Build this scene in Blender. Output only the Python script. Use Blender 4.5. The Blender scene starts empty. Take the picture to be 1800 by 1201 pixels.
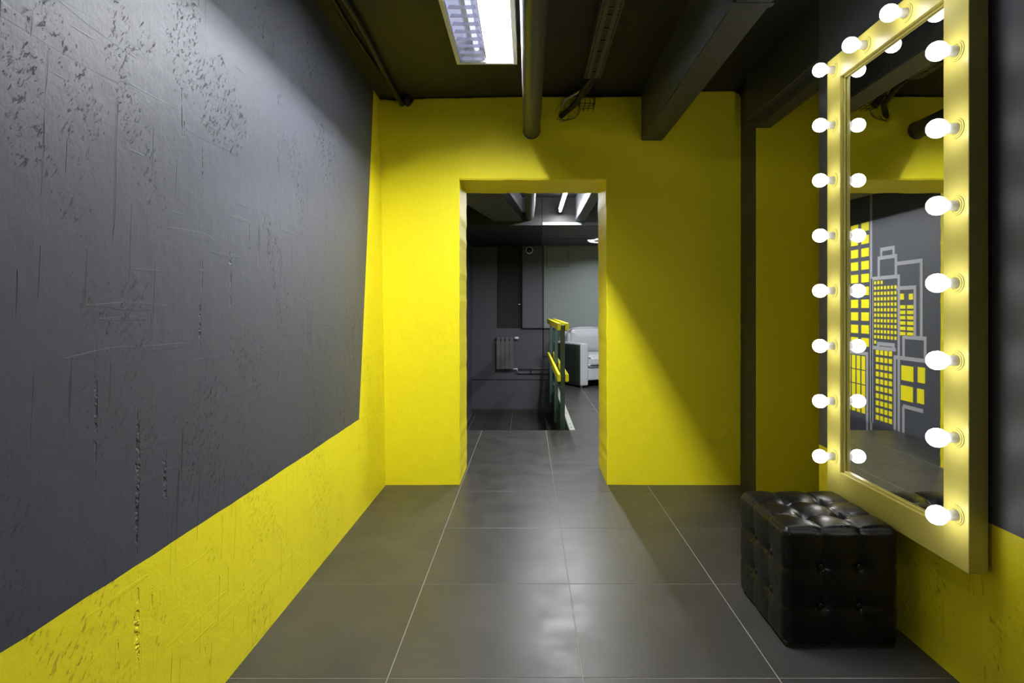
import bpy, bmesh, math, random
from mathutils import Vector, Matrix
random.seed(7)
D = bpy.data
C = bpy.context.scene.collection
PI = math.pi
H = 1.13                      # eye height

# ------------------------------------------------------------------ camera
cam = D.cameras.new('camera'); co = D.objects.new('camera', cam); C.objects.link(co)
co.location = (0, 0, H); co.rotation_euler = (PI/2, 0, 0)
cam.sensor_width = 36.0; cam.lens = 20.0
cam.shift_x = -28/1800; cam.shift_y = -55.5/1800
cam.clip_start = 0.05
bpy.context.scene.camera = co

# ------------------------------------------------------------------ world, exposure
w = D.worlds.new('world'); bpy.context.scene.world = w; w.use_nodes = True
w.node_tree.nodes['Background'].inputs[0].default_value = (0.02, 0.021, 0.024, 1)
w.node_tree.nodes['Background'].inputs[1].default_value = 1.0
vs = bpy.context.scene.view_settings
vs.view_transform = 'Standard'; vs.look = 'None'; vs.gamma = 1; vs.use_curve_mapping = False
vs.exposure = 0.55

# light strengths
P_NEAR = 54.0       # hall fixture in view
P_REAR_FILL = 18.0       # added fill fixture, unseen behind the camera
P_FAR = 40.0        # tube in the stair hall
P_FAR_FILL = 60.0       # added fill tube in the stair hall, unseen right of the doorway
L_BULB = 9.5
L_TUBE = 45.0
L_TUBE_FAR = 40.0

# ------------------------------------------------------------------ materials
def mat(name, col, rough=0.5, metal=0.0, spec=0.5, emis=None, estr=0.0, coat=0.0):
    m = D.materials.new(name); m.use_nodes = True
    b = m.node_tree.nodes['Principled BSDF']
    b.inputs['Base Color'].default_value = (*col, 1)
    b.inputs['Roughness'].default_value = rough
    b.inputs['Metallic'].default_value = metal
    b.inputs['Specular IOR Level'].default_value = spec
    b.inputs['Coat Weight'].default_value = coat
    if emis:
        b.inputs['Emission Color'].default_value = (*emis, 1)
        b.inputs['Emission Strength'].default_value = estr
    return m

class N:
    def __init__(s, m):
        s.t = m.node_tree; s.b = s.t.nodes['Principled BSDF']
    def node(s, typ, **kw):
        n = s.t.nodes.new(typ)
        for k, v in kw.items(): setattr(n, k, v)
        return n
    def link(s, a, b): s.t.links.new(a, b)
    def coords(s, scale=(1, 1, 1), rot=(0, 0, 0)):
        tc = s.node('ShaderNodeTexCoord'); mp = s.node('ShaderNodeMapping')
        mp.inputs['Scale'].default_value = scale; mp.inputs['Rotation'].default_value = rot
        s.link(tc.outputs['Object'], mp.inputs['Vector']); return mp.outputs[0]
    def slanted(s, ang, scale):
        a = s.coords((1, 1, 1), (ang, 0, 0)); mp = s.node('ShaderNodeMapping'); mp.inputs['Scale'].default_value = scale
        s.link(a, mp.inputs['Vector']); return mp.outputs[0]
    def noise(s, vec, scale, detail=3, rough=0.5, dist=0.0):
        n = s.node('ShaderNodeTexNoise'); n.inputs['Scale'].default_value = scale
        n.inputs['Detail'].default_value = detail; n.inputs['Roughness'].default_value = rough
        n.inputs['Distortion'].default_value = dist
        s.link(vec, n.inputs['Vector']); return n.outputs['Fac']
    def ramp(s, v, a, b, lo=0.0, hi=1.0):
        n = s.node('ShaderNodeMapRange'); n.interpolation_type = 'SMOOTHSTEP'
        n.inputs['From Min'].default_value = a; n.inputs['From Max'].default_value = b
        n.inputs['To Min'].default_value = lo; n.inputs['To Max'].default_value = hi
        s.link(v, n.inputs['Value']); return n.outputs[0]
    def math(s, op, a, b):
        n = s.node('ShaderNodeMath', operation=op)
        for i, v in enumerate((a, b)):
            if isinstance(v, (int, float)): n.inputs[i].default_value = v
            else: s.link(v, n.inputs[i])
        return n.outputs[0]
    def bump(s, h, strength, dist, prev=None):
        n = s.node('ShaderNodeBump'); n.inputs['Strength'].default_value = strength
        n.inputs['Distance'].default_value = dist; s.link(h, n.inputs['Height'])
        if prev: s.link(prev, n.inputs['Normal'])
        return n.outputs[0]
    def mix(s, f, a, b):
        n = s.node('ShaderNodeMix', data_type='RGBA')
        s.link(f, n.inputs['Factor'])
        n.inputs['A'].default_value = (*a, 1); n.inputs['B'].default_value = (*b, 1)
        return n.outputs['Result']
    def normal(s, n): s.link(n, s.b.inputs['Normal'])

def plaster(name, col, rough, pits=1.0, grain=1.0, pit_shade=None, spec=0.5, dragw=0.55):
    """painted rough plaster: trowel drags, pit fields and scratches as relief"""
    m = mat(name, col, rough, spec=spec); n = N(m)
    base = n.coords()
    drag = n.noise(n.coords((9, 9, 1.1)), 3.0, 6, 0.62)
    fine = n.noise(base, 130, 3, 0.6)
    lump = n.noise(base, 14, 4, 0.55)
    wide = n.noise(base, 1.6, 2, 0.5)
    h = n.math('ADD', n.math('MULTIPLY', lump, 0.55*grain), n.math('MULTIPLY', fine, 0.10*grain))
    h = n.math('ADD', h, n.math('MULTIPLY', drag, dragw*grain))
    out = n.bump(h, 0.55, 0.008)
    if pits:
        # fields of small slanted pits
        field = n.ramp(n.noise(n.slanted(-0.35, (1.0, 1.5, 0.8)), 2.3, 5, 0.68), 0.50, 0.60)
        pit = n.ramp(n.noise(n.slanted(0.6, (1.0, 1.6, 0.8)), 52, 9, 0.80, 0.15), 0.56, 0.63)
        p = n.math('MULTIPLY', field, pit)
        # vertical streaks of missing plaster
        sf = n.ramp(n.noise(n.coords((1, 1.0, 0.5)), 3.3, 2, 0.5), 0.50, 0.60)
        st = n.ramp(n.noise(n.coords((5, 5, 0.28)), 8.0, 2, 0.45, 0.25), 0.665, 0.70)
        br = n.ramp(n.noise(base, 42, 3, 0.6), 0.46, 0.60)
        s1 = n.math('MULTIPLY', n.math('MULTIPLY', sf, st), br)
        ln = n.ramp(n.noise(n.slanted(0.06, (9, 9, 0.35)), 9.0, 1, 0.3), 0.70, 0.715)
        lm = n.ramp(n.noise(n.coords((1, 1, 1)), 1.7, 2, 0.5), 0.52, 0.60)
        s1 = n.math('MAXIMUM', s1, n.math('MULTIPLY', ln, lm))
        # long fine scratches, near horizontal
        sc = n.ramp(n.noise(n.coords((1, 0.35, 6), (0.12, 0, 0)), 7.0, 1, 0.3), 0.69, 0.70)
        tot = n.math('MAXIMUM', p, s1)
        tot2 = n.math('ADD', n.math('MULTIPLY', tot, -1.0*pits), n.math('MULTIPLY', sc, 0.07))
        out = n.bump(tot2, 0.9, 0.006, out)
        if pit_shade:
            n.link(n.mix(n.math('MULTIPLY', tot, 0.65), col, pit_shade), n.b.inputs['Base Color'])  # shade inside pits and streaks painted into the base colour
    n.normal(out)
    return m

YEL = (0.88, 0.77, 0.014)
M = {}
M['yellow'] = plaster('yellow wall paint', YEL, 0.5, pits=0.8, grain=1.1, spec=.4, dragw=0.18)
M['yellow_back'] = plaster('yellow wall paint on the doorway wall', YEL, 0.55, pits=0.0, grain=1.35, spec=0.2, dragw=0.2)
M['slate'] = plaster('slate grey wall paint', (0.056, 0.060, 0.076), 0.52, pits=1.1, grain=0.9, pit_shade=(0.022, 0.024, 0.03), spec=0.4, dragw=0.18)
M['slate_smooth'] = plaster('slate grey paint', (0.066, 0.070, 0.088), 0.55, pits=0.0, grain=0.5)
M['charcoal'] = plaster('charcoal paint', (0.040, 0.041, 0.045), 0.5, pits=0.0, grain=0.5)
M['black_ceiling'] = plaster('black ceiling paint', (0.009, 0.0092, 0.0105), 0.6, pits=0.0, grain=0.6)
M['beam'] = plaster('dark grey beam paint', (0.045, 0.046, 0.050), 0.5, pits=0.0, grain=1.8)
M['pipe'] = plaster('dark grey pipe paint', (0.055, 0.054, 0.055), 0.42, pits=0.0, grain=0.5)
M['tray'] = mat('dark painted tray steel', (0.05, 0.05, 0.052), 0.5)
M['wire'] = mat('black cable', (0.012, 0.012, 0.012), 0.5)
M['grout'] = mat('pale tile grout', (0.22, 0.205, 0.18), 0.8)
M['violet'] = plaster('violet grey paint', (0.085, 0.075, 0.11), 0.5, pits=0.0, grain=0.3)
M['panel'] = plaster('grey green board paint', (0.20, 0.235, 0.235), 0.45, pits=0.0, grain=0.15)
M['white'] = mat('white enamel', (0.75, 0.75, 0.73), 0.35)
M['cream'] = mat('lamp trim', (0.62, 0.61, 0.50), 0.4)
M['reflector'] = mat('louver aluminium', (0.72, 0.73, 0.82), 0.28, metal=0.6)
M['reflector_white'] = mat('white lamp reflector', (0.85, 0.86, 0.88), 0.5)
M['tube'] = mat('lit lamp tube', (1, 1, 1), 0.5, emis=(0.93, 0.96, 1.0), estr=L_TUBE)
M['tube_far'] = mat('lit lamp tube in the stair hall', (1, 1, 1), 0.5, emis=(0.93, 0.96, 1.0), estr=L_TUBE_FAR)
M['tube_dim'] = mat('lamp tube of the left channel', (0.9, 0.9, 0.95), 0.4, emis=(0.70, 0.73, 1.0), estr=0.7)
M['bulb'] = mat('lit bulb glass', (1, 1, 1), 0.3, emis=(1.0, 0.98, 0.97), estr=L_BULB)
M['socket'] = mat('white porcelain socket', (0.62, 0.62, 0.60), 0.35)
M['frame'] = mat('yellow lacquered mirror frame', (0.62, 0.55, 0.135), 0.36)
M['mirror'] = mat('mirror silver', (0.86, 0.87, 0.86), 0.015, metal=1.0)
M['backer'] = mat('black backing board', (0.01, 0.01, 0.01), 0.7)
M['rail_yellow'] = mat('yellow rail board', (0.75, 0.68, 0.01), 0.4)
M['rail_green'] = mat('dark green steel post', (0.030, 0.060, 0.056), 0.4)
M['trim'] = mat('brushed floor edge trim', (0.38, 0.38, 0.36), 0.4, metal=0.3)
M['bolt'] = mat('dark bolt', (0.03, 0.03, 0.03), 0.4, metal=0.5)
M['radiator'] = mat('grey radiator enamel', (0.11, 0.11, 0.12), 0.4)
M['chrome'] = mat('white valve cap', (0.7, 0.7, 0.7), 0.25)
M['sofa'] = mat('silver grey leather', (0.40, 0.41, 0.44), 0.3)
M['sofa_side'] = mat('dark glossy leatherette', (0.022, 0.028, 0.024), 0.2, spec=0.4)
M['mural_line'] = mat('light grey mural paint', (0.36, 0.36, 0.38), 0.5)
M['mural_win'] = mat('yellow mural paint', YEL, 0.45)
M['dome'] = mat('black camera dome', (0.01, 0.01, 0.01), 0.1)
M['vent'] = mat('white round lit ceiling fitting', (0.8, 0.8, 0.8), 0.4, emis=(.95, .97, 1), estr=0.6)

def floor_mat():
    m = mat('dark porcelain tile', (0.062, 0.058, 0.055), 0.3, spec=0.5); n = N(m)
    tc = n.node('ShaderNodeTexCoord'); oi = n.node('ShaderNodeObjectInfo')
    geo = n.node('ShaderNodeNewGeometry')
    a = n.noise(geo.outputs['Position'], 3.2, 5, 0.6)
    n.link(n.mix(n.ramp(a, 0.35, 0.7), (0.031, 0.029, 0.028), (0.041, 0.038, 0.036)), n.b.inputs['Base Color'])
    r = n.noise(geo.outputs['Position'], 6, 5, 0.65)
    n.link(n.ramp(r, 0.3, 0.7, 0.34, 0.42), n.b.inputs['Roughness'])
    n.normal(n.bump(n.noise(geo.outputs['Position'], 160, 2, 0.5), 0.12, 0.0006))
    return m
M['tile'] = floor_mat()

def leather():
    m = mat('black leather', (0.004, 0.004, 0.0045), 0.29, spec=0.30); n = N(m)
    c = n.coords()
    v = n.node('ShaderNodeTexVoronoi'); v.inputs['Scale'].default_value = 190; n.link(c, v.inputs['Vector'])
    g = n.bump(v.outputs['Distance'], 0.25, 0.0008)
    g = n.bump(n.noise(c, 30, 4, 0.6), 0.35, 0.002, g)
    n.link(n.ramp(n.noise(c, 12, 4, 0.6), 0.3, 0.75, 0.25, 0.42), n.b.inputs['Roughness'])
    n.normal(g); return m
M['leather'] = leather()

# ------------------------------------------------------------------ helpers
def link(name, me, m=None, parent=None):
    o = D.objects.new(name, me); C.objects.link(o)
    if m is not None:
        for x in (m if isinstance(m, (list, tuple)) else [m]): me.materials.append(x)
    if parent: o.parent = parent
    return o
def done(bm, name, m, parent=None, smooth=False):
    bmesh.ops.recalc_face_normals(bm, faces=bm.faces)
    me = D.meshes.new(name); bm.to_mesh(me); bm.free()
    if smooth: me.polygons.foreach_set('use_smooth', [True]*len(me.polygons))
    return link(name, me, m, parent)
def addbox(bm, x0, x1, y0, y1, z0, z1, bevel=0.0, seg=1):
    r = bmesh.ops.create_cube(bm, size=1.0, matrix=Matrix.Translation(((x0+x1)/2, (y0+y1)/2, (z0+z1)/2)) @ Matrix.Diagonal((x1-x0, y1-y0, z1-z0, 1)))
    if bevel:
        es = {e for v in r['verts'] for e in v.link_edges}
        bmesh.ops.bevel(bm, geom=list(es), offset=bevel, segments=seg, affect='EDGES', profile=0.5)
def box(name, x0, x1, y0, y1, z0, z1, m, parent=None, bevel=0.0, seg=1):
    bm = bmesh.new(); addbox(bm, x0, x1, y0, y1, z0, z1, bevel, seg)
    return done(bm, name, m, parent)
def addtube(bm, pts, r, n=12, cap=True):
    pts = [Vector(p) for p in pts]; rings = []
    for i, p in enumerate(pts):
        d = (pts[min(i+1, len(pts)-1)] - pts[max(i-1, 0)]).normalized()
        up = Vector((0, 0, 1)) if abs(d.z) < 0.9 else Vector((1, 0, 0))
        a = d.cross(up).normalized(); b = d.cross(a).normalized()
        rr = r[i] if isinstance(r, (list, tuple)) else r
        rings.append([bm.verts.new(p + rr*(math.cos(2*PI*k/n)*a + math.sin(2*PI*k/n)*b)) for k in range(n)])
    for q, s in zip(rings, rings[1:]):
        for k in range(n): bm.faces.new((q[k], q[(k+1) % n], s[(k+1) % n], s[k]))
    if cap: bm.faces.new(rings[0][::-1]); bm.faces.new(rings[-1])
def tube(name, pts, r, m, parent=None, n=12, smooth=True):
    bm = bmesh.new(); addtube(bm, pts, r, n); return done(bm, name, m, parent, smooth)
def lathe(name, prof, m, parent=None, n=24, axis='z', loc=(0, 0, 0)):
    """prof: (radius, height) pairs; axis of revolution z or x (height then runs to -x)"""
    bm = bmesh.new(); rings = []
    for r, h in prof:
        ring = []
        for k in range(n):
            a = 2*PI*k/n; c, s = r*math.cos(a), r*math.sin(a)
            ring.append(bm.verts.new((c, s, h) if axis == 'z' else (-h, c, s)))
        rings.append(ring)
    for q, s in zip(rings, rings[1:]):
        for k in range(n): bm.faces.new((q[k], q[(k+1) % n], s[(k+1) % n], s[k]))
    bm.faces.new(rings[0][::-1]); bm.faces.new(rings[-1])
    bmesh.ops.remove_doubles(bm, verts=bm.verts, dist=1e-5)
    o = done(bm, name, m, parent, True); o.data.set_sharp_from_angle(angle=math.radians(38)); o.location = loc; return o
def prism(name, poly, axis, a, b, m, parent=None, bevel=0.0):
    """extrude a polygon: axis 'y' takes (x,z) points, 'z' takes (x,y), 'x' takes (y,z)"""
    bm = bmesh.new()
    def P(p, t):
        return {'y': (p[0], t, p[1]), 'z': (p[0], p[1], t), 'x': (t, p[0], p[1])}[axis]
    f = bm.faces.new([bm.verts.new(P(p, a)) for p in poly])
    r = bmesh.ops.extrude_face_region(bm, geom=[f])
    vs_ = [v for v in r['geom'] if isinstance(v, bmesh.types.BMVert)]
    d = Vector(P((0, 0), b)) - Vector(P((0, 0), a))
    bmesh.ops.translate(bm, verts=vs_, vec=d)
    if bevel: bmesh.ops.bevel(bm, geom=[e for e in bm.edges if abs((e.verts[0].co-e.verts[1].co).normalized().dot(d.normalized())) < 0.5], offset=bevel, segments=2, affect='EDGES')
    return done(bm, name, m, parent)
def structure(o): o['kind'] = 'structure'; return o
def tag(o, label, cat, group=None):
    o['label'] = label; o['category'] = cat
    if group: o['group'] = group
    return o
def thing(name, label, cat, loc=(0, 0, 0), group=None):
    o = D.objects.new(name, None); C.objects.link(o); o.location = loc; o.empty_display_size = 0.1
    return tag(o, label, cat, group)
def area(name, loc, sx, sy, power, parent=None, spread=180, rot=(0, 0, 0), col=(0.95, 0.97, 1.0)):
    l = D.lights.new(name, 'AREA'); l.shape = 'RECTANGLE'; l.size = sx; l.size_y = sy
    l.energy = power; l.color = col; l.spread = math.radians(spread)
    o = D.objects.new(name, l); C.objects.link(o); o.location = loc; o.rotation_euler = rot
    if parent: o.parent = parent
    return o

# room extents
XL, XR, YB = -0.917, 1.31, -2.6
Y1, Y2 = 3.67, 4.10           # the yellow doorway wall
YF = 9.36                     # far wall of the stair hall
XR2 = 3.4
HX, HY = 0.39, 5.34           # stairwell: x < HX, y > HY
ZL = -0.57                    # landing level
BAND = 0.53                   # top of the yellow band
def ceil_z(x): return 2.487 + 0.024*(x+0.92)

# ------------------------------------------------------------------ floor and tiles
fl = prism('floor', [(XL-.05, YB-.05), (XR2, YB-.05), (XR2, YF), (HX, YF), (HX, HY), (XL-.05, HY)], 'z', -0.22, -0.0012, M['grout'])
structure(fl)
T = 0.6; G = 0.0017
tile_cache = {}
def tile_mesh(w_, d_):
    k = (round(w_, 4), round(d_, 4))
    if k not in tile_cache:
        bm = bmesh.new(); addbox(bm, 0, w_, 0, d_, -0.009, 0.0)
        top = [e for e in bm.edges if all(v.co.z > -0.001 for v in e.verts)]
        bmesh.ops.bevel(bm, geom=top, offset=0.0006, segments=1, affect='EDGES')
        bmesh.ops.recalc_face_normals(bm, faces=bm.faces)
        me = D.meshes.new('tile'); bm.to_mesh(me); bm.free(); me.materials.append(M['tile']); tile_cache[k] = me
    return tile_cache[k]
def lay(x0, x1, y0, y1, parent, z=0.0, ox=-0.431, oy=-0.054):
    i0 = math.floor((x0-ox)/T); i1 = math.ceil((x1-ox)/T); j0 = math.floor((y0-oy)/T); j1 = math.ceil((y1-oy)/T)
    for i in range(i0, i1):
        for j in range(j0, j1):
            a, b = max(x0, ox+i*T+G), min(x1, ox+(i+1)*T-G)
            c, d = max(y0, oy+j*T+G), min(y1, oy+(j+1)*T-G)
            if b-a < 0.01 or d-c < 0.01: continue
            o = D.objects.new('tile', tile_mesh(b-a, d-c)); C.objects.link(o); o.location = (a, c, z); o.parent = parent
lay(XL-.01, XR+.60, YB, Y2+.0, fl)
lay(XL-.01, XR2, Y2+.0, HY, fl, oy=-0.054)
lay(HX+.055, XR2, HY, YF, fl)
lf = structure(box('floor', XL-.05, HX+.02, HY-0.3, YF+.05, ZL-0.1, ZL-0.0012, M['grout']))
lay(XL, HX, HY+.6, YF, lf, z=ZL, ox=-0.25, oy=-0.10)
st = structure(box('trim_1', XL-.05, HX, HY, HY+.30, ZL, -0.19, M['tile']))
st = structure(box('trim_2', XL-.05, HX, HY+.30, HY+.60, ZL, -0.38, M['tile']))

# ------------------------------------------------------------------ left wall (leans outwards a little towards the doorway corner)
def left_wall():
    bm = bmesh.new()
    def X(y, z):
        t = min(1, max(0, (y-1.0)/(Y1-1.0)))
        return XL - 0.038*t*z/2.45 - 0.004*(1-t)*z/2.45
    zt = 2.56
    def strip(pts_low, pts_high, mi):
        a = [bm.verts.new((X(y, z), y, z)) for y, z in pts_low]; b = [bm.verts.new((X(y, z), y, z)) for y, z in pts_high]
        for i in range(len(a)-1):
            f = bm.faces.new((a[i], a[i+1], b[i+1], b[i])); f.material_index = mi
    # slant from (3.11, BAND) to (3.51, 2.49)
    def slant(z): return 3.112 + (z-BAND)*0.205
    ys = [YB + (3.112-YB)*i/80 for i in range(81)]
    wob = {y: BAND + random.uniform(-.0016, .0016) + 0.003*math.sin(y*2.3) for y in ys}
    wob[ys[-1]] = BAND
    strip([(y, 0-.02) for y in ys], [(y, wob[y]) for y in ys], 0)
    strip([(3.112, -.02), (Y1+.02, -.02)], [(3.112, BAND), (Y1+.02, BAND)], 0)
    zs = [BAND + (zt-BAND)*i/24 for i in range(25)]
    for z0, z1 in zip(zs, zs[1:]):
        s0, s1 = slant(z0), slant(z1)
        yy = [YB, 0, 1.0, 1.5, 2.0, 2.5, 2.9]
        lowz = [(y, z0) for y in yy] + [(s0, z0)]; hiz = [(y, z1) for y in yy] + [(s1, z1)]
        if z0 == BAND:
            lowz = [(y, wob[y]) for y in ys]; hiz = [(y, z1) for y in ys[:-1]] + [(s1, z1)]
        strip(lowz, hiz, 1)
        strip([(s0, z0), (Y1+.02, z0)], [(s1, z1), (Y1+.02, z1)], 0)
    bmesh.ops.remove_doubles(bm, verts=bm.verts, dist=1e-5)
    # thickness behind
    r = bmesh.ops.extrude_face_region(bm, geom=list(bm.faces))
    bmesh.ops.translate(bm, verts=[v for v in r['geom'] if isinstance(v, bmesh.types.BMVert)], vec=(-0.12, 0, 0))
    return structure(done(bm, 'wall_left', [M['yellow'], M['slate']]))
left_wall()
structure(box('wall_left', XL-.12, XL-.005, Y1+.2, YF+.2, ZL-.1, 2.56, M['slate_smooth']))

# ------------------------------------------------------------------ doorway wall
def door_wall():
    DX0, DX1, DZ = -0.440, 0.512, 1.970
    pts = []
    def run(a, b, step=0.045, j=0.0022):
        n_ = max(1, int(math.hypot(b[0]-a[0], b[1]-a[1])/step))
        for i in range(n_):
            t = i/n_; k = 0 if i == 0 else j
            pts.append((a[0]+(b[0]-a[0])*t+random.uniform(-k, k), a[1]+(b[1]-a[1])*t+random.uniform(-k, k)))
    x0, x1 = -1.0, 1.373
    def tz(x): return {0: 2.49}.get(x, 2.49)
    run((x0, -.01), (DX0, -.004), 9)
    run((DX0, -.004), (DX0-.003, DZ)); run((DX0-.003, DZ), (DX1-.008, DZ)); run((DX1-.008, DZ), (DX1, -.004))
    run((DX1, -.004), (x1, -.01), 9)
    run((x1, -.01), (x1+.012, 2.535), 0.06, 0.002)
    # wavy painted top edge
    top = [(1.383, 2.500), (1.365, 2.525), (1.33, 2.543), (1.12, 2.546), (1.00, 2.541), (0.985, 2.536), (0.86, 2.535), (0.855, 2.515), (0.60, 2.508), (0.45, 2.505), (0.25, 2.508), (0.05, 2.508), (-0.15, 2.505), (-0.4, 2.500), (-0.62, 2.497), (-0.70, 2.492), (-0.735, 2.494), (-0.75, 2.47), (-0.775, 2.462), (-0.80, 2.480), (-0.86, 2.482), (-0.93, 2.490), (-1.0, 2.49)]
    for a, b in zip(top, top[1:]):
        run(a, b, 0.03, 0.0022)
    pts.append(top[-1])
    o = prism('wall_back', pts, 'y', Y1, Y2, M['yellow_back'], bevel=0.006)
    structure(o)
    # dark painted band above the yellow, set back a hair, up into the ceiling
    structure(box('wall_back', -1.0, 1.42, Y1+.012, Y2, 2.40, 2.62, M['black_ceiling']))
    structure(box('wall_back', 1.374, XR2, Y1-.004, Y2, -.01, 2.62, M['charcoal']))
    structure(box('wall_back', 1.374, XR2, Y2, Y2+.02, -.01, 2.62, M['slate_smooth']))
door_wall()

# ------------------------------------------------------------------ right wall, alcove and pillar
YA = 2.56
structure(box('wall_right', XR, XR+.16, YB, YA, BAND-.005, 2.60, M['slate_smooth']))
structure(box('wall_right', XR, XR+.16, YB, YA, -.02, BAND-.005, M['yellow']))
# pillar: front yellow, side charcoal
structure(box('wall_right', 1.373, 2.1, 3.432, Y1, -.01, 2.60, M['charcoal']))
structure(box('wall_right', 1.376, 2.1, 3.428, 3.434, -.01, 2.60, M['yellow_back'], bevel=0.002))
structure(box('wall_right', 1.95, 2.1, YB, 3.45, -.02, 2.60, M['yellow_back']))
structure(box('wall_front', XL-.1, XR+.3, YB-.1, YB, -.02, 2.6, M['slate_smooth']))

# ------------------------------------------------------------------ ceilings
structure(prism('ceiling', [(-1.1, ceil_z(-1.1)+.005), (2.1, ceil_z(2.1)+.005), (2.1, 2.75), (-1.1, 2.75)], 'y', YB, Y2, M['black_ceiling']))
structure(box('ceiling', -1.05, XR2+.1, Y2, YF+.1, 2.52, 2.65, M['black_ceiling']))

# beam of the hall
def beam(name, poly, z0, z1, label, m):
    o = prism(name, poly, 'z', z0, z1, m, bevel=0.0)
    bm = bmesh.new(); bm.from_mesh(o.data)
    es = [e for e in bm.edges if abs(e.verts[0].co.z-z0) < 1e-4 and abs(e.verts[1].co.z-z0) < 1e-4]
    bmesh.ops.bevel(bm, geom=es, offset=0.006, segments=2, affect='EDGES'); bm.to_mesh(o.data); bm.free()
    return tag(o, label, 'beam')
b1 = beam('ceiling_beam', [(0.731, YB), (0.870, YB), (0.870, Y1+.01), (0.731, Y1+.01)], 2.222, 2.60,
     'charcoal painted boxed ceiling beam running from doorway wall over the tiled hall', M['beam'])
box('joint_band', 0.725, 0.876, 2.02, 2.045, 2.216, 2.5, M['beam'], b1, bevel=0.004)
beam('ceiling_beam', [(1.365, 1.2), (1.462, 1.2), (1.462, 3.428), (1.365, 3.428)], 2.225, 2.60,
     'dark edge beam above the recess behind the lit mirror', M['beam'])
tag(box('service_box', 1.312, 1.365, 2.565, 3.43, 2.26, 2.60, M['charcoal'], bevel=.003), 'dark boxing along ceiling edge between mirror and the doorway wall pillar', 'boxing')

# ------------------------------------------------------------------ ceiling pipes
def long_pipe(y0, y1, label):
    n_ = int((y1-y0)/0.08); bm = bmesh.new()
    pts = [(0.024, y0+(y1-y0)*i/n_, 2.286+random.uniform(-.0006, .0006)) for i in range(n_+1)]
    addtube(bm, pts, [0.0535+random.uniform(-.0005, .0005) for _ in pts], 32)
    return tag(done(bm, 'ceiling_pipe', M['pipe'], None, True), label, 'pipe')
p = long_pipe(YB+.02, Y1+.03, 'thick dark painted pipe under the hall ceiling beside the light')
lathe('wall_collar', [(0.0535, 0), (0.0575, 0.001), (0.0565, 0.008), (0.0535, 0.009)], M['pipe'], p, 28, 'z', (0.024, Y1-.010, 2.286)).rotation_euler = (-PI/2, 0, 0)
long_pipe(Y2-.02, YF-.1, 'dark painted pipe with a pale glint beyond the doorway')
# thin conduit along the left ceiling corner
cz = 2.455
pts = [(-0.80+0.012*math.sin(y*3), y, cz+0.006*math.sin(y*5+1)) for y in [YB + .05 + i*(Y1-YB-.05)/60 for i in range(61)]]
cd = tag(tube('conduit', pts, 0.016, M['black_ceiling'], None, 10), 'thin black conduit along the ceiling above the grey left wall', 'conduit')
tube('clip', [(-0.775, Y1-.06, 2.478), (-0.775, Y1+.005, 2.462)], 0.022, M['black_ceiling'], cd, 8)
tube('side_cable', [(-0.84+0.01*math.sin(y*4), y, 2.474) for y in [YB+.1+i*0.15 for i in range(41)]], 0.010, M['black_ceiling'], cd, 8)

# ------------------------------------------------------------------ perforated cable tray
tr = thing('cable_tray', 'dark perforated steel cable tray under ceiling between pipe and beam', 'cable tray', (0.312, 0, 2.43))
TW = 0.098; y0, y1 = -1.0, 3.20
bm = bmesh.new()
for xa, xb in ((0, .010), (.016, .022), (.076, .082), (.088, TW)): addbox(bm, xa, xb, y0, y1, 0, .002)
addbox(bm, 0, .002, y0, y1, 0, .035); addbox(bm, TW-.002, TW, y0, y1, 0, .035)
ny = int((y1-y0)/0.03)
for j in range(ny):
    y = y0 + j*0.03
    addbox(bm, .010, .016, y, y+.013, 0, .002); addbox(bm, .082, .088, y, y+.013, 0, .002)
    addbox(bm, .022, .076, y, y+.010, 0, .002)
    addbox(bm, .022, .036, y+.010, y+.03, 0, .002); addbox(bm, .062, .076, y+.010, y+.03, 0, .002)
    if j % 4: addbox(bm, .036, .062, y+.0165, y+.0235, 0, .002)
done(bm, 'tray_channel', M['tray'], tr)
# wire basket where the cables pass the wall
bk = thing('wire_basket', 'small black wire mesh basket on the yellow wall above the doorway', 'basket', (0.325, Y1, 2.415))
bm = bmesh.new()
W_, DY, HZ = 0.088, 0.13, 0.11
for i in range(4):
    z = i*HZ/3
    if i == 0 or i in (1, 2, 3): addtube(bm, [(0, 0, z), (0, -DY, z), (W_*1.05, -DY, z), (W_*1.05, 0, z)], 0.0022, 6)
for i in range(4):
    x = i*W_*1.05/3; addtube(bm, [(x, 0, 0), (x, -DY, 0), (x, -DY, HZ)], 0.0022, 6)
for i in range(1, 3):
    y = -i*DY/3; addtube(bm, [(0, y, HZ), (0, y, 0), (W_*1.05, y, 0), (W_*1.05, y, HZ)], 0.0022, 6)
done(bm, 'wire_mesh', M['wire'], bk)
# cable bundle into the wall and loose wires
cb = thing('cable_bundle', 'thick black cable bundle entering a rough hole above the doorway', 'cables', (0.25, Y1, 2.40))
tube('cable', [(0.12, -0.45, 0.055), (0.09, -0.30, 0.05), (0.045, -0.10, 0.02), (-0.04, 0.01, -0.02)], 0.017, M['wire'], cb, 10)
tube('cable', [(0.13, -0.45, 0.07), (0.11, -0.22, 0.06), (0.05, -0.05, 0.05), (0.03, 0.01, 0.04)], 0.014, M['wire'], cb, 10)
tube('cable', [(0.14, -0.45, 0.06), (0.11, -0.20, 0.06), (0.07, -0.08, 0.06), (0.05, 0.01, 0.05)], 0.012, M['wire'], cb, 10)
tube('cable', [(0.14, -0.42, 0.07), (0.08, -0.2, 0.07), (-0.01, -0.05, 0.07), (-0.03, 0.01, 0.04)], 0.008, M['chrome'], cb, 8)
def loop(pts, r=0.0016): tube('loose_wire', pts, r, M['wire'], cb, 6)
loop([(0.09, -.02, 0.02), (0.06, -.025, -0.03), (0.02, -.02, -0.045), (-0.02, -.015, -0.05), (-0.05, -.008, -0.03)])
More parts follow.
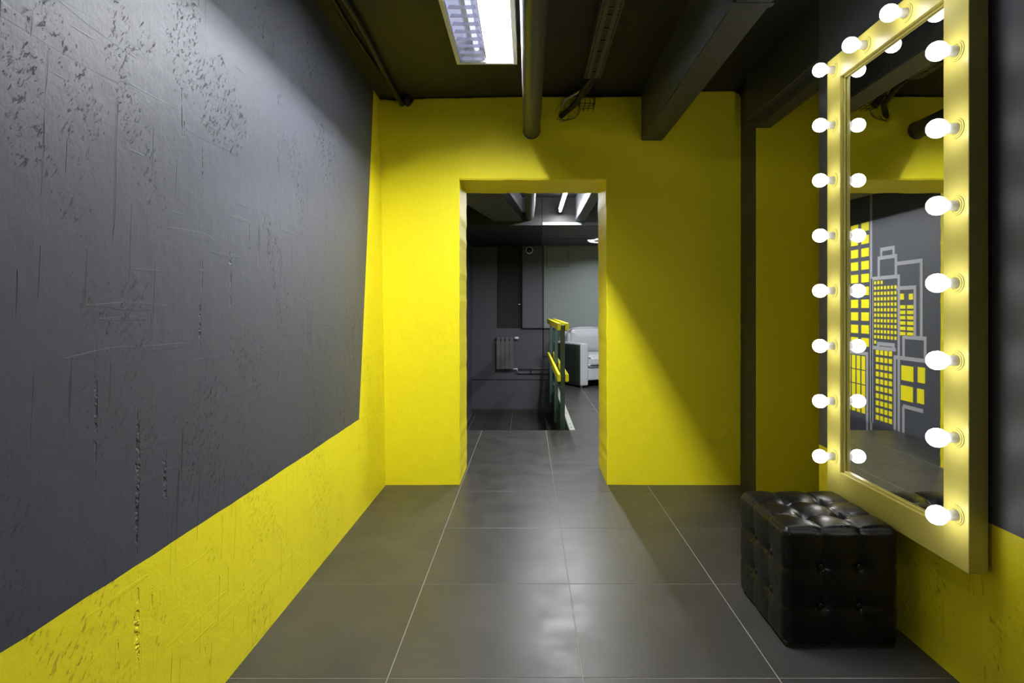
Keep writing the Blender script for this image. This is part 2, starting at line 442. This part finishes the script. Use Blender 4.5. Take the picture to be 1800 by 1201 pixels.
loop([(0.08, -.015, -0.005), (0.05, -.02, -0.04), (0.0, -.02, -0.055), (-0.035, -.02, -0.052), (-0.065, -.006, -0.038)])
loop([(0.02, -.01, -0.02), (0.01, -.02, -0.04), (-0.02, -.015, -0.06), (-0.045, -.006, -0.055)])
# roughly knocked plaster collar of the hole
bm = bmesh.new(); ring = []
for k in range(22):
    a = 2*PI*k/22; r1 = 0.040+random.uniform(-.006, .008)
    ring.append([bm.verts.new((-0.035+q*math.cos(a), -dz, 0.0+q*1.25*math.sin(a))) for q, dz in ((r1, -.002), (r1-.006, .006), (r1-.014, .004), (r1-.020, -.004))])
for k in range(22):
    for i in range(3): bm.faces.new((ring[k][i], ring[(k+1) % 22][i], ring[(k+1) % 22][i+1], ring[k][i+1]))
done(bm, 'plaster_rim', M['yellow_back'], cb, True)

# ------------------------------------------------------------------ ceiling light fixtures
def ceiling_light(loc, label, power, blades=True):
    W, L, Hh = 0.312, 1.22, 0.098
    t = thing('ceiling_light', label, 'ceiling light', loc)
    x0, x1 = -W/2, W/2; yl = -L/2
    bm = bmesh.new()      # housing with open underside
    addbox(bm, x0, x1, -L/2, L/2, Hh-.006, Hh)
    for a, b in ((x0, x0+.006), (x1-.006, x1)): addbox(bm, a, b, -L/2, L/2, 0.0, Hh)
    for a, b in ((-L/2, -L/2+.006), (L/2-.006, L/2)): addbox(bm, x0, x1, a, b, 0.0, Hh)
    done(bm, 'housing', M['white'], t)
    bm = bmesh.new()
    for a, b in ((x0, x0+.020), (x1-.020, x1)): addbox(bm, a, b, -L/2, L/2, -0.006, 0.002, .001)
    for a, b in ((-L/2, -L/2+.014), (L/2-.014, L/2)): addbox(bm, x0+.020, x1-.020, a, b, -0.006, 0.002, .001)
    done(bm, 'rim', M['cream'], t)
    # two parabolic channels
    for s, (ca, cb_) in enumerate(((-0.134, -0.002), (0.002, 0.134))):
        bm = bmesh.new(); c = (ca+cb_)/2; hw = (cb_-ca)/2; prev = None
        for i in range(13):
            u = -1+2*i/12; x = c+u*hw; z = 0.085*(1-abs(u)**3)+0.003
            cur = (bm.verts.new((x, -L/2+.014, z)), bm.verts.new((x, L/2-.014, z)))
            if prev: bm.faces.new((prev[0], cur[0], cur[1], prev[1]))
            prev = cur
        done(bm, 'reflector', M['reflector'] if s == 0 else M['reflector_white'], t, True)
        tube('lamp_tube', [(c+.017, -L/2+.03, 0.062), (c+.017, L/2-.03, 0.062)], 0.013, M['tube_dim'] if s == 0 else M['tube'], t, 12)
        if blades:
            k = 0
            y = -L/2+.05
            while y < L/2-.03:
                prof = [(ca+.004, -.002), (cb_-.004, -.002), (cb_-.012, .016), (c, .012), (ca+.012, .016)]
                prism('louver_blade', prof, 'y', y-.0012, y+.0012, M['reflector'], t); y += 0.0705
    if blades:
        bm = bmesh.new(); addbox(bm, -0.002, 0.002, -L/2+.014, L/2-.014, -.001, .030); done(bm, 'divider', M['reflector'], t)
    area('lamp_light', (0.085, 0, 0.046), 0.024, L-.06, power, t, 180)
    return t
ceiling_light((-0.211, 2.33, 2.404), 'louvered two channel ceiling light glowing beside the thick pipe', P_NEAR)
ceiling_light((-0.211, -1.35, 2.404), 'added fill light behind the viewpoint, shaped like the hall fixture', P_REAR_FILL, False)  # unseen extra fixture, added to brighten what the visible lamp misses

# ------------------------------------------------------------------ mirror with bulbs
MX, MY0, MY1, MZ0, MZ1 = 1.244, 1.605, 2.365, 0.384, 2.159
mi = thing('vanity_mirror', 'tall wall mirror in a yellow frame ringed with glowing bulbs', 'mirror', (1.31, (MY0+MY1)/2, MZ0))
def mchild(o): 
    o.parent = mi; o.matrix_parent_inverse = Matrix.Translation(-Vector(mi.location)); return o
FW = 0.099
bm = bmesh.new()
addbox(bm, MX, 1.300, MY0, MY0+FW, MZ0, MZ1, .0015); addbox(bm, MX, 1.300, MY1-FW, MY1, MZ0, MZ1, .0015)
addbox(bm, MX+.0002, 1.300, MY0+FW-.002, MY1-FW+.002, MZ0+.0002, MZ0+FW, .0015); addbox(bm, MX+.0002, 1.300, MY0+FW-.002, MY1-FW+.002, MZ1-FW, MZ1-.0002, .0015)
mchild(done(bm, 'frame', M['frame']))
a0, a1, c0, c1 = MY0+FW, MY1-FW, MZ0+FW, MZ1-FW
mchild(box('mirror_glass', 1.264, 1.272, a0-.01, a1+.01, c0-.01, c1+.01, M['mirror']))
bm = bmesh.new()
e = 0.008
for ya, yb, za, zb in ((a0, a0+e, c0, c1), (a1-e, a1, c0, c1), (a0, a1, c0, c0+e), (a0, a1, c1-e, c1)): addbox(bm, 1.2555, 1.263, ya, yb, za, zb, .001)
mchild(done(bm, 'inner_moulding', M['frame']))
mchild(box('backing_board', 1.297, 1.3095, MY0+.012, MY1-.012, MZ0+.012, MZ1-.012, M['backer']))
spots = [(2.312, .535+.2243*i) for i in range(8)] + [(1.650, .535+.2243*i) for i in range(8)] + [(1.868, .535+.2243*7), (2.093, .535+.2243*7)]
sock0 = None
for y, z in spots:
    if sock0 is None:
        sock0 = lathe('lamp_socket', [(0.0, 0.0), (0.0150, 0.0), (0.0150, 0.028), (0.0135, 0.031), (0.0, 0.031)], M['socket'], None, 24, 'x')
        bulb0 = lathe('light_bulb', [(0.0, 0.030), (0.0140, 0.031), (0.0160, 0.034), (0.0215, 0.039), (0.0258, 0.046), (0.0275, 0.055), (0.0268, 0.064), (0.0232, 0.073), (0.0172, 0.0795), (0.009, 0.0825), (0.0, 0.083)], M['bulb'], None, 24, 'x')
        ring0 = lathe('socket_ring', [(0.0150, 0.0), (0.0155, 0.002), (0.019, 0.0025), (0.0195, 0.0045), (0.0235, 0.0045), (0.0245, 0.0025), (0.0285, 0.002), (0.029, 0.0), (0.0150, 0.0)], M['frame'], None, 24, 'x')
        s, b, r = sock0, bulb0, ring0
    else:
        s, b, r = sock0.copy(), bulb0.copy(), ring0.copy()
        for q in (s, b, r): C.objects.link(q)
    s.parent = mi; s.matrix_parent_inverse = Matrix(); s.location = Vector((MX, y, z)) - Vector(mi.location)
    b.parent = s; b.matrix_parent_inverse = Matrix(); b.location = (0, 0, 0)
    r.parent = s; r.matrix_parent_inverse = Matrix(); r.location = (0, 0, 0)

# ------------------------------------------------------------------ tufted ottoman
def ottoman():
    cx, cy, hx, hy, hz = 1.047, 2.098, 0.191, 0.202, 0.196
    t = thing('ottoman', 'black leather cube ottoman with button tufting below the lit mirror', 'ottoman', (cx, cy, 0))
    t.rotation_euler = (0, 0, 0)
    bm = bmesh.new(); n_ = 66
    bmesh.ops.create_cube(bm, size=2.0)
    bmesh.ops.subdivide_edges(bm, edges=bm.edges, cuts=n_-1, use_grid_fill=True)
    R = 0.115                      # corner rounding (of half size 1)
    sq = 1/3.0
    def g(d, w_): return math.exp(-(d/w_)**2)
    for v in bm.verts:
        p = Vector(v.co)
        # rounded cube
        q = Vector([max(-1+R, min(1-R, c)) for c in p]); d = p-q
        nrm = d.normalized() if d.length > 1e-6 else Vector((0, 0, 1))
        if d.length > 1e-6: base = q + nrm*R
        else: base = p
        ax = max(range(3), key=lambda i: abs(nrm[i]))
        # weight of this face against the edge
        flat = max(0.0, (abs(nrm[ax])-0.72)/0.28)
        disp = 0.0
        oth = [i for i in range(3) if i != ax]
        for i in range(3):
            if i == 2 and ax == 2: continue
            if ax == i: continue
            dd = abs(abs(p[i])-sq)
            disp -= 0.010*g(dd, 0.020) + 0.008*g(dd, 0.09)
        if flat > 0:
            u, w2 = p[oth[0]], p[oth[1]]
            du, dw = abs(u)-sq, abs(w2)-sq
            r = math.hypot(du, dw)
            th = math.atan2(dw, du)
            deep = 1.2 if ax == 2 else 0.85
            disp -= flat*deep*(0.105*math.exp(-(r/0.13)**1.3))
            disp += flat*0.009*math.sin(7*th+3*u+5*w2)*math.exp(-((r-0.11)/0.07)**2)
            # plump cells
            cell = (math.cos(PI*min(1, abs(du)*1.5)*0.5) if False else 1)
            bu = abs(math.sin(PI*(u+sq)/(2*sq))) if abs(u) < sq else abs(math.sin(PI*min(1, (abs(u)-sq)/(2*sq))))
            bw = abs(math.sin(PI*(w2+sq)/(2*sq))) if abs(w2) < sq else abs(math.sin(PI*min(1, (abs(w2)-sq)/(2*sq))))
            disp += flat*(0.034 if ax == 2 else 0.010)*(bu*bw)**0.7
            disp += flat*0.012
        disp += 0.004*math.sin(9*p.x+4*p.y)*math.sin(7*p.z+3*p.y+1)
        base = base + nrm*disp
        v.co = Vector((base.x*hx, base.y*hy, base.z*hz + hz + 0.006))
        if v.co.z < 0.012: v.co.z = 0.012
    o = done(bm, 'upholstery', M['leather'], t, True)
    # piped seams along the top edges and down the corners
    box('base_board', -hx+.012, hx-.012, -hy+.012, hy-.012, 0.0, 0.02, M['backer'], t)
    bl = None
    bt = bmesh.new(); bmesh.ops.create_uvsphere(bt, u_segments=14, v_segments=8, radius=0.011)
    for f in bt.faces: f.smooth = True
    me = D.meshes.new('button'); bt.to_mesh(me); bt.free(); me.materials.append(M['leather'])
    def button(loc, sc):
        b_ = D.objects.new('button', me); C.objects.link(b_); b_.parent = t; b_.location = loc; b_.scale = sc
    for i in (-sq, sq):
        for j in (-sq, sq):
            button((i*hx, j*hy, 2*hz+.006-.0205), (1, 1, .45))
            for s in (-1, 1):
                button((i*hx, s*(hy-.0115), hz+.006+j*hz), (1, .45, 1))
                button((s*(hx-.0115), i*hy, hz+.006+j*hz), (.45, 1, 1))
ottoman()

# ------------------------------------------------------------------ stair hall: shell
structure(box('wall_right', XR2, XR2+.1, Y2, YF+.1, -.02, 2.6, M['slate_smooth']))
structure(box('wall_far', XL-.05, XR2, YF, YF+.1, ZL-.1, 0.83, M['slate_smooth'], bevel=.004))
structure(box('wall_far', XL-.05, XR2, YF+.07, YF+.17, 0.83, 2.6, M['slate_smooth']))
structure(box('trim_3', XL, HX, YF-.018, YF, -.012, 0.006, M['slate_smooth'], bevel=.003))
structure(box('trim_4', XL, HX, YF-.010, YF, ZL, ZL+.07, M['tile'], bevel=.002))
# sides of the floor slab around the stairwell
structure(box('trim_5', HX-.002, HX+.052, HY, YF, ZL, -.22, M['charcoal']))
# dark doorway recess with handle
d1 = box('door_1', -0.50, -0.105, YF+.045, YF+.071, 0.83, 2.16, M['backer'], bevel=.003); structure(d1)
tube('door_handle', [(-0.125, YF+.045, 1.22), (-0.125, YF+.01, 1.22), (-0.16, YF+.01, 1.22)], 0.010, M['chrome'], d1, 8)
# boxed panel and grey-green wall board
pb = tag(box('boxed_duct', -0.094, 0.232, YF-.06, YF+.075, 0.831, 2.30, M['violet'], bevel=.004), 'violet grey boxed duct standing on the wall ledge beside the dark doorway', 'duct')
wp = thing('wall_board', 'pale grey green wall board with a square access hatch behind the armchair', 'panel', (0.236, YF, 0.831))
box('board', 0.0, 2.6, -.055, .07, 0.0, 1.36, M['panel'], wp, bevel=.003)
box('hatch', 0.075, 0.425, -.0575, -.05, 1.01, 1.335, M['panel'], wp, bevel=.002)
bm = bmesh.new()
for a, b, c, d in ((.070, .075, 1.005, 1.34), (.425, .430, 1.005, 1.34), (.070, .430, 1.005, 1.01), (.070, .430, 1.335, 1.34)): addbox(bm, a, b, -.0562, -.054, c, d)
done(bm, 'hatch_gap', M['backer'], wp)
box('hatch_lock', .385, .395, -.060, -.0575, 1.17, 1.20, M['bolt'], wp)
# dropped bulkhead: dark on the left, grey with pale lip on the right
structure(prism('ceiling', [(XL-.05, 7.03), (0.176, 7.03), (0.236, YF+.1), (XL-.05, YF+.1)], 'z', 2.176, 2.6, M['black_ceiling']))
structure(prism('ceiling', [(0.177, 7.03), (XR2, 7.03), (XR2, YF+.1), (0.237, YF+.1)], 'z', 2.18, 2.6, M['slate_smooth']))
structure(box('trim_8', 0.177, XR2, 7.022, 7.0295, 2.212, 2.6, M['black_ceiling']))
structure(box('trim_6', 0.180, 0.66, 7.012, 7.029, 2.178, 2.212, M['panel']))
structure(box('trim_7', 0.23, XR2, 8.36, 8.42, 2.172, 2.18, M['slate_smooth']))
# beams of the stair hall
beam('ceiling_beam', [(-0.98, Y2-.0), (-0.385, Y2), (-0.068, 7.03), (-0.42, 7.03)], 2.222, 2.6,
     'dark slanting ceiling beam left of the pipe, seen through the doorway', M['beam'])
beam('ceiling_beam', [(0.583, Y2), (0.700, Y2), (0.700, 7.03), (0.583, 7.03)], 2.222, 2.6,
     'dark ceiling beam right of the lit tube, seen through the doorway', M['beam'])
# cable down the wall
tag(tube('wall_cable', [(0.253, YF-.063, 2.17), (0.253, YF-.063, 0.83), (0.253, YF-.012, 0.80), (0.253, YF-.012, 0.367), (0.40, YF-.012, 0.362)], 0.008, M['wire'], None, 8, False),
    'black cable running down the far wall left of the grey green board', 'cable')

# lamps of the stair hall
tl = thing('tube_light', 'bright single tube light seen through the doorway', 'ceiling light', (0.39, 6.28, 2.33))
tube('lamp_tube', [(0, -.60, 0), (0, .60, 0)], 0.015, M['tube_far'], tl, 12)
box('batten', -0.022, 0.022, -.62, .62, 0.022, 0.06, M['white'], tl, bevel=.003)
for y in (-.605, .605): box('end_holder', -.014, .014, y-.010, y+.010, -.014, .024, M['white'], tl)
for y in (-.4, .4): tube('hanger', [(0, y, .06), (0, y, .19)], .004, M['wire'], tl, 6)
area('lamp_light', (0, 0, -0.018), 0.03, 1.18, P_FAR, tl, 180)
area('lamp_glow', (0, 0, 0.064), 0.05, 1.18, P_FAR*0.08, tl, 180, (PI, 0, 0))
t2 = thing('tube_light', 'added fill tube, unseen right of the doorway in the stair hall', 'ceiling light', (1.95, 6.0, 2.40))  # added out of view to brighten the armchair side of the hall
tube('lamp_tube', [(0, -.60, 0), (0, .60, 0)], 0.015, M['tube_far'], t2, 12)
box('batten', -0.03, 0.03, -.62, .62, 0.022, 0.125, M['white'], t2, bevel=.003)
area('lamp_light', (0, 0, -0.018), 0.1, 1.18, P_FAR_FILL, t2, 180)
rv = thing('ceiling_downlight', 'round white ceiling fitting above the armchair', 'ceiling light', (1.13, 8.55, 2.18))
lathe('rim', [(0.0, -.004), (0.15, -.004), (0.16, -.018), (0.215, -.022), (0.235, -.006), (0.235, 0.0), (0.0, 0.0)], M['vent'], rv, 36)
for k in range(8):
    a = k*PI/4; box('grille_fin', .03, .15, -.004, .004, -.014, -.004, M['bolt'], rv).rotation_euler = (0, 0, a)
area('lamp_light', (0, 0, -0.03), 0.2, 0.2, 6, rv, 150)

# dome camera
dc = thing('dome_camera', 'small round security camera with white ring on the boxed duct', 'camera', (0.024, YF-.062, 2.105))
lathe('ring', [(0.0, 0.0), (0.062, 0.0), (0.064, 0.012), (0.058, 0.028), (0.046, 0.034), (0.044, 0.026), (0.0, 0.026)], M['white'], dc, 28).rotation_euler = (PI/2, 0, 0)
lathe('dome', [(0.0435, 0.024), (0.042, 0.040), (0.034, 0.055), (0.018, 0.064), (0.0, 0.066)], M['dome'], dc, 24).rotation_euler = (PI/2, 0, 0)

# radiator
ra = thing('radiator', 'grey sectional radiator hanging on the stairwell wall', 'radiator', (-0.515, YF-.10, 0.135))
for k in range(4):
    x = k*0.070
    bm = bmesh.new()
    addbox(bm, x+.001, x+.069, 0, .018, .03, .49, .004); addbox(bm, x+.024, x+.046, .016, .085, .02, .52, .004)
    addbox(bm, x+.003, x+.067, .03, .08, .505, .555, .004); addbox(bm, x+.010, x+.060, .004, .03, .49, .512)
    done(bm, 'section', M['radiator'], ra)
lathe('valve_knob', [(0.0, 0), (.018, 0), (.022, .01), (.022, .05), (.014, .062), (0, .064)], M['chrome'], ra, 16, 'x', (.300, .04, .535)).rotation_euler = (0, 0, PI)
tube('lower_valve', [(.275, .04, .03), (.34, .04, .03), (.34, .04, .0)], .011, M['chrome'], ra, 10)
tube('feed_pipe', [(.34, .06, .035), (.92, .06, .035)], .009, M['radiator'], ra, 8)
tube('return_pipe', [(.34, .04, .0), (.345, .05, -.025), (.37, .06, -.035), (.92, .06, -.035)], .009, M['radiator'], ra, 8)
tube('pipe_clip', [(.56, .05, -.045), (.56, .05, .045)], .010, M['bolt'], ra, 8)
tube('wall_bracket', [(-.02, .03, .53), (0.01, .03, .53)], .010, M['bolt'], ra, 8)
for x in (.06, .22): tube('wall_hook', [(x, .05, .5), (x, .099, .5)], .007, M['bolt'], ra, 8)

# ------------------------------------------------------------------ railing of the stairwell
rl = thing('stair_railing', 'green post railing with double yellow boards along the stairwell edge', 'railing', (0.335, 0, 0))
for y in (5.50, 6.75, 8.17):
    ps = box('post', -.0215, .0215, y-.02, y+.02, -.20, 0.985, M['rail_green'], rl, bevel=.003)
    pl = box('fixing_plate', .0215, .055, y-.035, y+.035, -.17, -.03, M['rail_green'], ps, bevel=.002)
for z0, z1 in ((0.935, 1.005), (0.445, 0.515)):
    for xa, xb in ((-.0545, -.0225), (.0225, .0545)):
        box('rail_board', xa, xb, 5.42, 8.32, z0, z1, M['rail_yellow'], rl, bevel=.005, seg=2)
et = tag(box('floor_edge_trim', HX+.0, HX+.052, HY+.0, 7.65, -.004, .004, M['trim'], bevel=.001), 'pale metal edge trim on the floor beside the stairwell railing', 'floor trim')
for y in (5.45, 5.62, 6.2, 6.9, 7.4): lathe('screw', [(0, 0), (.007, 0), (.006, .003), (0, .004)], M['bolt'], et, 10, 'z', (HX+.026, y, .004))
box('kick_plate', HX-.010, HX-.001, HY, 7.65, -.22, .012, M['rail_green'], et)

# ------------------------------------------------------------------ armchair
ac = thing('armchair', 'silver grey leather armchair with dark glossy arm side beyond railing', 'armchair', (0.763, 8.20, 0))
ac.rotation_euler = (0, 0, math.radians(27))
# local: x to the right along the front, y to the back
def cush(name, x0, x1, y0, y1, z0, z1, m, bev=.03, seg=4, puff=0.0):
    bm = bmesh.new(); addbox(bm, x0, x1, y0, y1, z0, z1)
    bmesh.ops.subdivide_edges(bm, edges=bm.edges, cuts=5, use_grid_fill=True)
    c = Vector(((x0+x1)/2, (y0+y1)/2, (z0+z1)/2)); h = Vector(((x1-x0)/2, (y1-y0)/2, (z1-z0)/2))
    for v in bm.verts:
        u = [(v.co[i]-c[i])/h[i] for i in range(3)]
        for i in range(3):
            if abs(abs(u[i])-1) < 1e-3:
                j, k = [q for q in range(3) if q != i]
                v.co[i] += math.copysign(puff*(1-u[j]**2)*(1-u[k]**2), u[i])
    es = [e for e in bm.edges if len(e.link_faces) == 2 and e.calc_face_angle() > 0.9]
    bmesh.ops.bevel(bm, geom=es, offset=bev, segments=seg, affect='EDGES', profile=.5)
    return done(bm, name, m, ac, True)
cush('armrest', 0, .13, 0, .80, .03, .645, M['sofa'], .018, 3)
cush('side_panel', -.006, .004, .02, .78, .04, .62, M['sofa_side'], .002, 1)
cush('armrest', .76, .89, 0, .80, .03, .645, M['sofa'], .018, 3)
cush('seat_base', .13, .76, .03, .78, .10, .28, M['sofa'], .012, 2)
cush('seat_cushion', .135, .755, .0, .62, .28, .47, M['sofa'], .04, 4, .012)
cush('backrest', .10, .79, .56, .84, .10, .80, M['sofa'], .05, 4, .0)
cush('back_cushion', .12, .77, .46, .66, .44, .84, M['sofa'], .06, 4, .03)
for x in (.04, .85):
    for y in (.05, .74): tube('leg', [(x, y, 0), (x, y, .05)], .016, M['trim'], ac, 10)

# ------------------------------------------------------------------ painted city on the stair hall's left wall
mu = thing('city_mural', 'painted city skyline with yellow windows and grey outlines, seen in the mirror', 'mural', (XL-.004, 5.6, 0))
def MW(px, py):
    y = 3.448/((px-928)/1000.0); return y, H+(545-py)/1000.0*y
def c1(cx, cy): return MW(1490+cx*.2, 380+cy*.2)
def c2(cx, cy): return MW(1490+cx*.2, 580+cy*.2)
lines, wins = bmesh.new(), bmesh.new()
def quad(bm, y0, y1, z0, z1, d=.0015):
    addbox(bm, 0, d, min(y0, y1)-5.6, max(y0, y1)-5.6, min(z0, z1), max(z0, z1))
LW = 0.035
def hline(ya, yb, z): quad(lines, ya, yb, z-LW/2, z+LW/2)
def vline(y, za, zb): quad(lines, y-LW/2, y+LW/2, za, zb, .0017)
def outline(yl, yr, zt, zb=0.0, left=True, right=True):     # yl: far side, yr: near side
    hline(yl+LW/2, yr-LW/2, zt)
    if left: vline(yl, zb, zt)
    if right: vline(yr, zb, zt)
def Y(cx): return MW(1490+cx*.2, 0)[0]
def grid(yl, yr, zt, zb, nc, nr, fw=.62, fh=.62, skip=lambda r, c: False):
    cw = (yl-yr)/nc; ch = (zt-zb)/nr
    for r in range(nr):
        for c in range(nc):
            if skip(r, c): continue
            yc = yl-(c+.5)*cw; zc = zt-(r+.5)*ch
            quad(wins, yc-cw*fw/2, yc+cw*fw/2, zc-ch*fh/2, zc+ch*fh/2)
Yln = Y(207)
# tall block at the far side
zt = c1(160, 70)[1]; zb = c1(155, 1140)[1]
grid(6.66, Y(186)-.03, zt+.04, zb-.03, 5, 10, .70, .66)
vline(Yln, -.2, 2.44)
outline(6.6, Y(172), c2(172, 212)[1], -.2, left=False)
grid(6.5, Y(150)-.02, c2(140, 245)[1]+.02, c2(140, 740)[1], 8, 4, .72, .93)
# middle tower with two steps on its roof
zA = c1(330, 540)[1]; outline(Y(215), Y(450), zA, 0.0, left=True)
zB = c1(350, 360)[1]; outline(Y(274), Y(425), zB, zA)
zC = c1(350, 285)[1]; outline(Y(296), Y(405), zC, zB)
grid(Y(228), Y(436), c1(330, 565)[1]+.01, c1(330, 1140)[1], 7, 12, .60, .60, lambda r, c: (r == 0 and c > 2) or (r == 11 and c > 0))
zD = c2(320, 165)[1]; hline(Y(215), Y(425), zD); outline(Y(268), Y(405), c2(330, 127)[1], zD)
grid(Y(243), Y(396), c2(320, 190)[1]+.02, c2(320, 820)[1], 4, 10, .72, .66)
# right group
zE = c1(540, 405)[1]; outline(Y(430), Y(648), zE, c1(640, 1060)[1], left=False)
zF = c1(520, 630)[1]; outline(Y(440), Y(592), zF, c1(590, 1060)[1], left=False)
quad(wins, Y(460), Y(495), c1(478, 682)[1], c1(478, 735)[1]); quad(wins, Y(538), Y(575), c1(556, 682)[1], c1(556, 735)[1])
grid(Y(448), Y(585), c1(515, 775)[1], c1(515, 1060)[1], 2, 6, .80, .66)
zG = c2(590, 70)[1]; outline(Y(492), Y(682), zG, c2(590, 262)[1])
zH = c2(540, 256)[1]; outline(Y(415), Y(760), zH, 0.0, right=False)
for a, b, c_, d_ in ((472, 578, 318, 450), (616, 680, 330, 468), (468, 574, 495, 628), (610, 672, 520, 650)):
    m_ = (a+b)/2; quad(wins, Y(a), Y(b), c2(m_, c_)[1], c2(m_, d_)[1])
zI = c2(570, 692)[1]; hline(Y(488), Y(664), zI); vline(Y(490), 0, zI)
a = done(lines, 'building_outline', M['mural_line'], mu); a['kind'] = 'stuff'
a = done(wins, 'painted_window', M['mural_win'], mu); a['kind'] = 'stuff'
